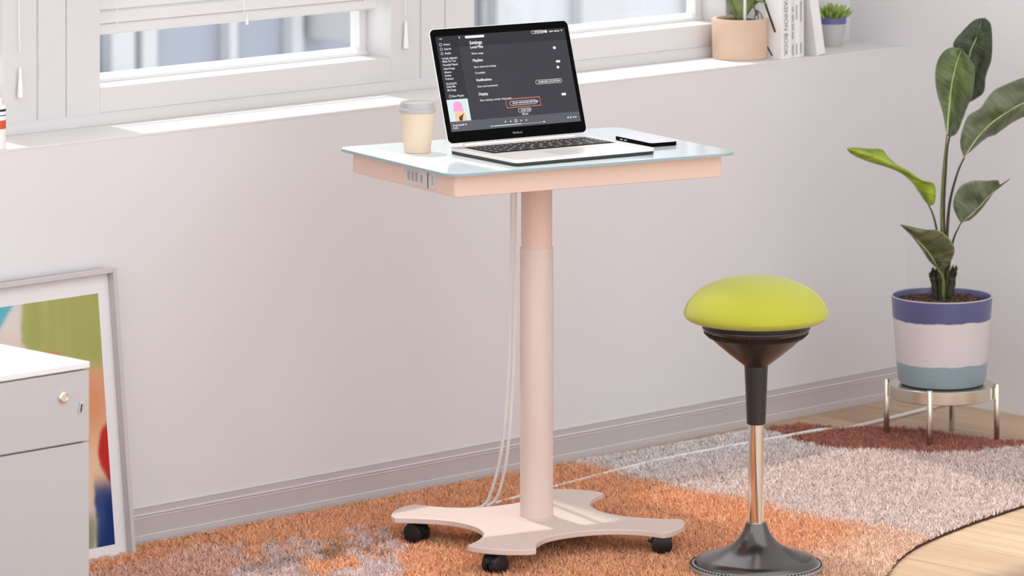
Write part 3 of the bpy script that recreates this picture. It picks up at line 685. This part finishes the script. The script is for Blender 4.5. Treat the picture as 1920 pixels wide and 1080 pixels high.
def leaf(mid, left, right, mt, dl=.0, dr=.0, dm=(0, 0), bulge=.006, rib=.0016, nl=44, nw=9, lab=None):
    """midrib and two margins as drawn curves; dl, dr push the margins back (+) or forward (-); dm = depth at base and tip"""
    cm = catmull(mid, nl); cl = catmull(left, nl); cr = catmull(right, nl)
    V = []; UV = []
    for i in range(nl):
        t = i/(nl-1); d0 = dm[0]+(dm[1]-dm[0])*t
        for k in range(-nw, nw+1):
            q = abs(k)/nw; e = cl[i] if k < 0 else cr[i]; dd_ = (dl if k < 0 else dr)*math.sin(PI*min(1, t*.9+.1))**.7
            p = cm[i]*(1-q)+e*q
            rip = .0012*math.sin(t*70+k*.2)*q*q + .003*noise.noise(Vector((t*7, k*.25, mid[0][0]*.1)))
            V.append(tuple(P3(p[0], p[1], d0+dd_*q**1.3-bulge*math.sin(PI*q)+rip))); UV.append((t, k/nw, 0))
    n = 2*nw+1
    F = [(i*n+k, i*n+k+1, (i+1)*n+k+1, (i+1)*n+k) for i in range(nl-1) for k in range(n-1)]
    me = bpy.data.meshes.new('leaf'); me.from_pydata(V, [], F)
    me.polygons.foreach_set('use_smooth', [True]*len(F))
    a = me.attributes.new('leafuv', 'FLOAT_VECTOR', 'POINT'); a.data.foreach_set('vector', np.array(UV, np.float32).ravel())
    me.materials.append(mt)
    o = bpy.data.objects.new('leaf', me); COL.objects.link(o); o.parent = pl
    so = o.modifiers.new('thick', 'SOLIDIFY'); so.thickness = .0007; so.offset = 0
    if lab: o['label'] = lab
    pts = [P3(cm[i][0], cm[i][1], dm[0]+(dm[1]-dm[0])*i/(nl-1)-.0008) for i in range(nl)]
    MB().tube([tuple(p) for p in pts], [rib*(1-.75*i/(nl-1)) for i in range(nl)], 8).build('midrib', M['rib'], o)
    return o
leaf([(1815, 202), (1821, 113), (1834, 76), (1845, 38)], [(1815, 202), (1806, 160), (1797, 110), (1794, 87), (1812, 63), (1831, 44), (1845, 38)],
     [(1815, 202), (1832, 194), (1850, 179), (1854, 150), (1864, 120), (1866, 87), (1863, 53), (1853, 40), (1845, 38)], LMt['dark'], .03, .02, (.05, .04), lab='dark upright leaf at the top')
leaf([(1776, 252), (1779, 205), (1784, 157), (1793, 116), (1802, 90)], [(1776, 252), (1770, 215), (1760, 179), (1756, 146), (1762, 113), (1779, 92), (1802, 90)],
     [(1776, 252), (1783, 260), (1797, 253), (1808, 227), (1816, 205), (1826, 179), (1829, 135), (1823, 116), (1802, 90)], LMt['mid'], .045, .042, (0, -.02), rib=.002, lab='broad upright leaf in front of the dark one')
leaf([(1806, 294), (1819, 272), (1841, 242), (1875, 213), (1919, 187), (1958, 172), (1990, 168)], [(1806, 294), (1798, 268), (1801, 242), (1812, 213), (1834, 198), (1856, 168), (1882, 153), (1919, 140), (1955, 145), (1990, 168)],
     [(1806, 294), (1820, 284), (1838, 268), (1853, 257), (1867, 251), (1893, 231), (1919, 216), (1955, 200), (1990, 168)], LMt['sage'], -.01, .03, (-.02, -.06), rib=.0022, lab='large arching leaf reaching out to the right')
leaf([(1741, 386), (1729, 366), (1709, 341), (1686, 322.5), (1657, 311), (1619, 299), (1595, 287), (1586, 277)], [(1741, 386), (1731, 374), (1712, 345), (1694, 322), (1667, 297), (1655, 283), (1628, 280), (1604, 277), (1586, 277)],
     [(1741, 386), (1750, 381), (1753, 367), (1750, 342), (1728, 336), (1703, 318), (1678, 305), (1645, 290), (1620, 281), (1600, 275), (1586, 277)], LMt['lime'], .03, -.02, (0, -.02), bulge=.010, rib=.0012, lab='long rolled lime green leaf drooping to the left')
leaf([(1801, 418), (1827, 394), (1856, 361), (1890, 331)], [(1801, 418), (1788, 394), (1785, 372), (1797, 346), (1819, 335), (1845, 334), (1867, 333), (1871, 341), (1890, 331)],
     [(1801, 418), (1808, 416), (1820, 412), (1842, 390), (1867, 354), (1880, 342), (1890, 331)], LMt['sage'], -.02, .02, (-.01, -.04), lab='grey-green leaf at right with a notched margin')
leaf([(1758, 502), (1748, 484), (1734, 464), (1713, 441), (1683, 413)], [(1758, 502), (1750, 497), (1739, 485), (1727, 466), (1709, 441), (1683, 413)],
     [(1758, 502), (1770, 498), (1780, 484), (1786, 464), (1781, 448), (1766, 431), (1751, 423), (1730, 422), (1704, 417), (1683, 413)], LMt['olive'], .02, -.02, (-.015, -.07), lab='lowest olive leaf pointing left')
def stem(pts, r0, r1, m):
    c = catmull(pts, 30); MB().tube([tuple(P3(p[0], p[1], p[2] if len(p) > 2 else 0)) for p in c], [r0+(r1-r0)*i/29 for i in range(30)], 10).build('stem', m, pl)
stem([(1768, 566, 0), (1769, 500, 0), (1767, 440, 0), (1766, 390, 0), (1769, 320, 0), (1776, 250, 0)], .0065, .0017, M['stem'])
stem([(1770, 566, .005), (1771, 500, .006), (1770, 400, .006), (1774, 340, .02), (1783, 259, .03), (1815, 200, .05)], .005, .0015, M['stemd'])
stem([(1774, 566, -.005), (1774, 480, -.005), (1776, 420, -.01), (1781, 372, -.015), (1794, 322, -.02), (1807, 293, -.02)], .005, .0019, M['stemd'])
stem([(1765, 560, -.004), (1762, 480, -.004), (1756, 430, -.002), (1749, 402, 0), (1741, 385, 0)], .004, .0014, M['stemd'])
stem([(1772, 560, -.008), (1778, 500, -.01), (1784, 462, -.01), (1790, 440, -.01), (1801, 418, -.01)], .0045, .0014, M['stemd'])
stem([(1766, 566, -.01), (1768, 530, -.015), (1764, 512, -.016), (1758, 502, -.015)], .0055, .0018, M['stem'])
for (u, v0, v1, d, w_) in ((1753, 560, 512, 0, .0065), (1757, 560, 505, .01, .006), (1785, 556, 500, 0, .0065), (1782, 556, 512, -.01, .006), (1762, 560, 508, -.012, .004)):
    s = MB(); n = 12; V = []
    du = (u-1770)*.45
    for j in range(9):
        t = j/8; z = v0+(v1-v0)*t
        for k in range(n):
            a = 2*PI*k/n; rr = w_*(1.45-.25*t+.22*math.sin(j*2.4)); jag = ((7 if k % 2 else -5)+random.random()*4 if j == 8 else (1.5 if k % 2 else -1.5)*(j % 2))
            p = P3(u+du*(t-.5)*1.2, z+jag, d); V.append((p.x+rr*math.cos(a), p.y+rr*math.sin(a), p.z))
    s.add(V, [(j*n+k, j*n+(k+1) % n, (j+1)*n+(k+1) % n, (j+1)*n+k) for j in range(8) for k in range(n)])
    s.build('leaf_sheath', M['sheath'], pl)

# ------------------------------------------------------------------ things on the sill
cp = empty('clay_planter', (-.4730, .100, SILL)); tag(cp, 'beige clay pot with a green plant standing on the window sill', 'plant')
MB().lathe([(0, 0), (.062, 0), (.0638, .002), (.0650, .05), (.0655, .0925), (.0645, .094), (.0560, .094), (.0545, .092), (.0535, .083), (0, .083)], seg=80).build('pot', M['terracotta'], cp)
MB().lathe([(.054, .088), (.03, .089), (0, .0895)], seg=48).build('soil', M['soil'], cp)
def wv(mb_name, pts, ws, m, parent, yaw=TH-PI/2, thick=.0012, curl=.3):
    """a strap leaf: centre line points in (right, back, up) axes of the photograph's side of the pot"""
    V = []; n = len(pts)
    for i, (p, w_) in enumerate(zip(pts, ws)):
        for k in (-2, -1, 0, 1, 2):
            r = p[0]+w_*k/2; d_ = p[1]+curl*w_*(k/2)**2
            V.append((RT[0]*r+FW[0]*d_, RT[1]*r+FW[1]*d_, p[2]))
    F = [(i*5+k, i*5+k+1, i*5+k+6, i*5+k+5) for i in range(n-1) for k in range(4)]
    o = MB().add(V, F).build(mb_name, m, parent, ang=80); so = o.modifiers.new('thick', 'SOLIDIFY'); so.thickness = thick; return o
orch = leafmat('sill_plant_leaf', (.05, .075, .012), (.15, .19, .05), (.20, .25, .08))
orch = mat('sill_plant_leaf_green', (.13, .17, .045, 1), .4, var=.6, scale=30)
def smooth_strip(pts, ws, n=16):
    q = catmull([p+(w_,) for p, w_ in zip(pts, ws)], n); return [tuple(x[:3]) for x in q], [max(x[3], .0004) for x in q]
for pts, ws in (([(.000, 0, .088), (.003, 0, .105), (.0, 0, .125), (-.004, .01, .16), (-.01, .03, .20)], [.007, .011, .016, .020, .004]),
                ([(.004, .01, .088), (.020, .01, .12), (.038, .0, .135), (.060, -.01, .128)], [.006, .013, .015, .002]),
                ([(-.002, .01, .088), (-.018, .02, .13), (-.03, .03, .17), (-.05, .03, .19)], [.006, .012, .014, .002]),
                ([(.006, .0, .088), (.024, .0, .130), (.040, .0, .160), (.055, .0, .175)], [.005, .010, .012, .002])):
    a, b_ = smooth_strip(pts, ws); wv('leaf', a, b_, orch, cp)
MB().tube([tuple(Vector((RT[0]*r, RT[1]*r, z))) for r, z in ((.012, .087), (.012, .14), (.013, .2))], .0038, 12).build('support_stick', M['cable'], cp)
MB().tube([tuple(Vector((RT[0]*r+FW[0]*-.01, RT[1]*r+FW[1]*-.01, z))) for r, z in ((.028, .13), (.034, .115), (.042, .104))], .0016, 8).build('stem', M['stem'], cp)
for r0, r1, bx in ((.036, .033, -1), (.049, .052, 1), (.042, .042, 0)):
    pts = [(.038+.0*bx, -.02, .115), (r0, -.02, .105), (r1, -.02, .094)]
    MB().tube([tuple(Vector((RT[0]*r+FW[0]*d_, RT[1]*r+FW[1]*d_, z))) for r, d_, z in catmull(pts, 8)], .0011, 6).build('root', M['stemd'], cp)

def book(x0, x1, y0, y1, h, cov, label, rot=0):
    r = empty('book', (x0, y0, SILL)); r.rotation_euler = (0, rot, 0); w_ = x1-x0; dpt = y1-y0
    tag(r, label, 'book', None)
    MB().box(.0012, w_-.0012, .002, dpt-.003, .003, h-.003).build('pages', M['paper'], r, smooth=False)
    c = MB(); c.box(0, .0011, 0, dpt, 0, h); c.box(w_-.0011, w_, 0, dpt, 0, h); c.box(0, w_, -.0, .0018, 0, h)
    c.build('cover', cov, r, bevel=.0008, seg=2); return r
YB0, YB1 = .014, .165
b1 = book(-.4235, -.3900, YB0, YB1, .262, M['paper2'], 'thick white fashion book with black letters on its cover, first after the clay pot')
b2 = book(-.3895, -.3775, YB0+.001, YB1, .25, M['paper3'], 'slim pale magazine right of the thick fashion book')
b3 = book(-.3770, -.3610, YB0, YB1, .255, M['paper2'], 'white magazine in the middle of the upright row')
b4 = book(-.3605, -.3445, YB0+.001, YB1, .25, M['paper3'], 'last upright pale magazine before the leaning book')
b5 = book(-.3080, -.2790, YB0-.008, YB1-.02, .24, M['paper2'], 'white book leaning left against the upright row', rot=math.radians(-11))
t = MB(); text_mb(t, 'FASHION BOOK', .0190, (.0095, -.0004, .0065), (0, 0, -1), (1, 0, 0), .0002, 'RIGHT', .98)
tt = t.build('spine_lettering', M['greyink'], b1, smooth=False)
# bold strokes of the large letters on the cover (facing the pot)
t = MB()
def stroke(y0_, z0_, y1_, z1_, w_):
    a = Vector((0, y0_, z0_)); b_ = Vector((0, y1_, z1_)); d_ = (b_-a).normalized(); n_ = Vector((0, d_.z, -d_.y))*w_/2
    t.add([tuple(Vector((-.0004, 0, 0))+q) for q in (a-n_, a+n_, b_+n_, b_-n_)], [(0, 1, 2, 3)])
stroke(.062, .150, .019, .062, .0062)
stroke(.090, .128, .078, .096, .004)
stroke(.0575, .056, .0575, .008, .0042)
stroke(.052, .036, .028, .006, .0046)
t.build('cover_lettering', M['ink'], b1, smooth=False)
for bb, segs in ((b2, ((.085, .10), (.065, .079), (.007, .030), (.045, .058), (.108, .12))), (b3, ((.09, .12), (.008, .030))), (b4, ((.085, .128), (.010, .032)))):
    for z0_, z1_ in segs:
        t = MB(); zz = z0_
        while zz < z1_:
            t.box(.004, .0085, -.0005, -.0001, zz, zz+.0028); zz += .0042
        t.build('spine_lettering', M['greyink'], bb, smooth=False)

sp_ = empty('succulent_pot', (-.124, .125, SILL), math.radians(20)); tag(sp_, 'small succulent in a tapered grey pot with a blue rim, near the corner', 'plant')
pb = band_mat('blue_rimmed_glaze', [(0, (.50, .49, .48, 1)), (.78, (.52, .51, .50, 1)), (.79, (.12, .11, .33, 1)), (1, (.12, .11, .33, 1))], .070, wob=.0005)
m_ = MB(); prof = [(.0245, 0), (.0255, .002), (.0345, .055), (.0355, .0555), (.0358, .069), (.034, .070), (.032, .064), (0, .063)]
m_.lathe(prof, seg=48); m_.build('pot', pb, sp_)
for k in range(34):
    a = k*2.39996; q = (k+.5)/34; tilt = .12+1.0*q; L = .030+.012*random.random(); rr = .004+.018*q
    d_ = Vector((math.cos(a)*math.sin(tilt), math.sin(a)*math.sin(tilt), math.cos(tilt)))
    p0 = Vector((math.cos(a)*rr, math.sin(a)*rr, .062))
    MB().tube([tuple(p0+d_*L*s_+Vector((0, 0, .004*s_*s_))) for s_ in (0, .25, .55, .8, .95, 1)], [.0032, .0048, .0050, .0036, .0016, .0003], 8).build('succulent_leaf', M['succ'], sp_)

bx = empty('printed_carton', (-2.728, .020, SILL)); tag(bx, 'white carton with a red-orange band at the left end of the sill', 'carton')
MB().lathe([(0, 0), (.018, 0), (.0195, .002), (.0195, .0835), (.018, .086), (.012, .0865), (.012, .100), (0, .100)], seg=48).build('body', M['paper2'], bx)
MB().lathe([(.0199, .041), (.0199, .058)], seg=48).build('colour_band', M['redband'], bx)
MB().lathe([(.0198, .0755), (.0198, .0800)], seg=48).build('black_print', M['ink'], bx)
MB().lathe([(.0197, .0665), (.0197, .0685)], seg=48).build('blue_print', M['blueink'], bx)
for o_ in bx.children: pass

# ------------------------------------------------------------------ rug
edge_pts = [(-4.1, -.030), (-3.4, -.030), (-2.6, -.030), (-1.9, -.030), (-1.3, -.032), (-.95, -.05), (-.72, -.062), (-.57, -.076), (-.487, -.105), (-.455, -.19), (-.385, -.25), (-.335, -.35), (-.325, -.46), (-.30, -.56), (-.22, -.66), (-.20, -.80), (-.33, -.93), (-.55, -1.0), (-.807, -1.03), (-.919, -1.048), (-1.029, -1.068), (-1.173, -1.103), (-1.278, -1.136), (-1.377, -1.180), (-1.465, -1.231), (-1.565, -1.301), (-1.70, -1.42), (-1.85, -1.60), (-2.1, -1.76), (-2.6, -1.85), (-3.3, -1.82), (-4.1, -1.7)]
ep = [tuple(v) for v in catmull([(-4.1, -.9)]+edge_pts+[(-4.1, -.95)], 260)]
EP = np.array(ep)
def inside(x, y, poly):
    r = np.zeros(len(x), bool); n = len(poly); j = n-1
    for i in range(n):
        xi, yi = poly[i]; xj, yj = poly[j]
        with np.errstate(divide='ignore', invalid='ignore'):
            c = ((yi > y) != (yj > y)) & (x < (xj-xi)*(y-yi)/(yj-yi)+xi)
        r ^= c; j = i
    return r
N = 560000
X = RNG.uniform(-3.3, -.15, N); Y = RNG.uniform(-1.62, -.015, N)
k = inside(X, Y, EP); X = X[k]; Y = Y[k]
# thin out where the photo never looks (far left behind the cabinet and far front)
near = (Y > -1.45-.0*X) & (X > -2.95); keep = near | (RNG.random(len(X)) < .45); X = X[keep]; Y = Y[keep]; n = len(X)
def vnoise(x, y, f, seed):
    x = x*f+seed*13.7; y = y*f+seed*7.3; xi = np.floor(x).astype(int); yi = np.floor(y).astype(int); fx = x-xi; fy = y-yi
    fx = fx*fx*(3-2*fx); fy = fy*fy*(3-2*fy)
    def hsh(a, b):
        h = (a*374761393+b*668265263+seed*974711) & 0xffffffff; h = ((h ^ (h >> 13))*1274126177) & 0xffffffff
        return ((h ^ (h >> 16)) & 0xffff)/65535.
    return (hsh(xi, yi)*(1-fx)+hsh(xi+1, yi)*fx)*(1-fy)+(hsh(xi, yi+1)*(1-fx)+hsh(xi+1, yi+1)*fx)*fy
def zone(x, y):
    wob = .045*(vnoise(x, y, 9, 1)-.5)+.03*(vnoise(x, y, 30, 2)-.5)
    ORG = np.array([1.0, .50, .27]); SAL = np.array([.90, .56, .44]); LAV = np.array([.84, .70, .70]); GRE = np.array([.92, .85, .82]); RUS = np.array([.50, .19, .13]); CRM = np.array([.97, .80, .66]); BRN = np.array([.42, .25, .18])
    c = np.tile(ORG, (len(x), 1))
    def over(col, a):
        nonlocal c
        a = np.clip(a, 0, 1)[:, None]; c = c*(1-a)+col*a
    sg = lambda q, w=.02: 1/(1+np.exp(-np.clip(q/w, -30, 30)))
    # greige field: right of a soft line near x = -1.2
    bl = -1.19-.05*np.clip(-y-.2, 0, 2)+wob
    over(GRE, sg(x-bl, .012))
    over(SAL, .35*sg(x-bl, .012)*sg(-.30-y*-1*-1+.0, .05))
    # rust patch beneath the plant stand
    d = np.minimum(np.minimum(x-(-.66), 99), 99)
    rp = np.array([(-.585, -.04), (-.60, -.13), (-.645, -.238), (-.655, -.313), (-.630, -.388), (-.576, -.471), (-.531, -.541), (-.454, -.600), (-.369, -.622), (-.315, -.640), (-.20, -.66), (-.1, -.4), (-.3, -.02)])
    ins = inside(x+wob*.4, y+wob*.4, rp); over(RUS, ins.astype(float))
    # woven patches between cabinet and desk
    P_A = np.array([(-2.182, -0.183), (-2.171, -0.193), (-2.245, -0.3), (-2.29, -0.372), (-2.289, -0.412), (-2.328, -0.487), (-2.408, -0.576), (-2.527, -0.46), (-2.464, -0.392), (-2.407, -0.353), (-2.33, -0.333), (-2.254, -0.251)])
    P_B = np.array([(-2.101, -0.16), (-2.145, -0.238), (-2.243, -0.36), (-2.267, -0.356), (-2.182, -0.242)])
    P_C = np.array([(-2.132, -0.251), (-2.117, -0.266), (-2.219, -0.383), (-2.278, -0.422), (-2.22, -0.344)])
    P_D = np.array([(-1.992, -0.205), (-1.964, -0.212), (-2.03, -0.311), (-2.151, -0.451), (-2.152, -0.488), (-2.226, -0.55), (-2.242, -0.515), (-2.176, -0.425), (-2.071, -0.311)])
    P_E = np.array([(-1.937, -0.238), (-1.942, -0.274), (-2.027, -0.394), (-2.133, -0.526), (-2.283, -0.68), (-2.398, -0.586), (-2.28, -0.477), (-2.25, -0.506), (-2.189, -0.51), (-2.127, -0.474), (-2.03, -0.351)])
    P_F = np.array([(-2.279, -0.187), (-2.247, -0.179), (-2.322, -0.283), (-2.35, -0.274)])
    P_G = np.array([(-2.123, -0.3), (-2.067, -0.274), (-2.124, -0.359), (-2.194, -0.427), (-2.257, -0.443), (-2.242, -0.4)])
    P_H = np.array([(-2.028, -0.313), (-2.025, -0.336), (-2.119, -0.443), (-2.141, -0.44)])
    P_I = np.array([(-2.329, -0.354), (-2.271, -0.333), (-2.261, -0.381), (-2.326, -0.413), (-2.365, -0.395)])
    P_S = np.array([(-2.386, -0.122), (-2.272, -0.175), (-2.348, -0.353), (-2.57, -0.509), (-2.783, -0.301), (-2.666, -0.157), (-2.49, -0.176)])
    jx = x+.05*(vnoise(x, y, 26, 21)-.5)+.03*(vnoise(x, y, 90, 22)-.5)+.012*(RNG.random(len(x))-.5); jy = y+.05*(vnoise(x, y, 26, 23)-.5)+.03*(vnoise(x, y, 90, 24)-.5)+.012*(RNG.random(len(x))-.5)
    for col, al, ps_ in ((SAL, .85, (P_S,)), (BRN, .8, (P_G, P_H, P_I)), (LAV, .85, (P_A, P_B, P_C, P_D, P_E)), (LAV, .5, (P_F,))):
        for q_ in ps_: over(col, al*inside(jx, jy, q_).astype(float))
    over(BRN, .40*inside(jx, jy, P_A).astype(float)*(vnoise(x, y, 22, 31) > .62))
    # cream fade at the front edge near the stool
    fe = sg(-1.05-y+.22*(x+1.5)+wob, .03)*sg(x+1.62, .05)*sg(-(x-bl), .012)
    over(CRM, .6*fe)
    return c
C = zone(X, Y)
tone = (.72+.42*RNG.random(n)**1.4)[:, None]*np.array([[1., 1., 1.]])
C = np.clip(C*tone*(1+.06*(RNG.random((n, 3))-.5)), 0, 1)
ang = RNG.random(n)*2*PI; cl = vnoise(X, Y, 70, 5)*2*PI*2
lean_ = RNG.uniform(.003, .0145, n); dirx = np.cos(ang)*.85+np.cos(cl)*.4; diry = np.sin(ang)*.85+np.sin(cl)*.4
hgt = RNG.uniform(.0055, .0140, n)*(.75+.5*vnoise(X, Y, 60, 9)); wd = RNG.uniform(.0006, .0013, n)
hgt *= np.where(Y > -.075, .62, 1.)
bend = RNG.uniform(-.004, .004, n)
pa = RNG.random(n)*PI; wx = np.cos(pa)*wd; wy = np.sin(pa)*wd
V = np.empty((n, 5, 3), np.float32)
V[:, 0] = np.stack([X-wx, Y-wy, np.full(n, .004)], 1); V[:, 1] = np.stack([X+wx, Y+wy, np.full(n, .004)], 1)
mx_ = X+dirx*lean_*.40-diry*bend; my_ = Y+diry*lean_*.40+dirx*bend
V[:, 2] = np.stack([mx_+wx, my_+wy, .004+hgt*.6], 1); V[:, 3] = np.stack([mx_-wx, my_-wy, .004+hgt*.6], 1)
V[:, 4] = np.stack([X+dirx*lean_, Y+diry*lean_, .004+hgt], 1)
me = bpy.data.meshes.new('pile'); me.vertices.add(n*5); me.vertices.foreach_set('co', V.ravel())
i5 = np.arange(n, dtype=np.int32)*5
loops = np.stack([i5, i5+1, i5+2, i5+3, i5+3, i5+2, i5+4], 1).ravel()
me.loops.add(n*7); me.loops.foreach_set('vertex_index', loops)
me.polygons.add(n*2); ls = np.empty(n*2, np.int32); ls[0::2] = np.arange(n)*7; ls[1::2] = np.arange(n)*7+4
me.polygons.foreach_set('loop_start', ls); me.update(calc_edges=True); me.validate()
ca = me.color_attributes.new('yarn', 'FLOAT_COLOR', 'POINT')
CC = np.ones((n, 5, 4), np.float32); CC[:, :, :3] = C[:, None, :]
ca.data.foreach_set('color', CC.ravel())
yarn = attr_mat('rug_yarn', 'yarn', .9, sheen=.3); me.materials.append(yarn)
# woven backing with the same pattern
gx, gy = 250, 130
bm = bmesh.new(); bv = [bm.verts.new((x, y, .005)) for x, y in ep]; bf = bm.faces.new(bv)
ext = bmesh.ops.extrude_face_region(bm, geom=[bf]); 
bmesh.ops.translate(bm, verts=[v for v in ext['geom'] if isinstance(v, bmesh.types.BMVert)], vec=(0, 0, -.0045))
bmesh.ops.recalc_face_normals(bm, faces=bm.faces)
bme = bpy.data.meshes.new('shaggy_rug'); bm.to_mesh(bme); bm.free(); bme.materials.append(mat('rug_backing', (.05, .022, .012, 1), .95, var=.2, scale=60))
rug = bpy.data.objects.new('shaggy_rug', bme); COL.objects.link(rug); tag(rug, 'shaggy wavy-edged rug in orange, greige, lavender and rust', 'rug')
po = bpy.data.objects.new('pile', me); COL.objects.link(po); po.parent = rug; tag(po, kind='stuff')
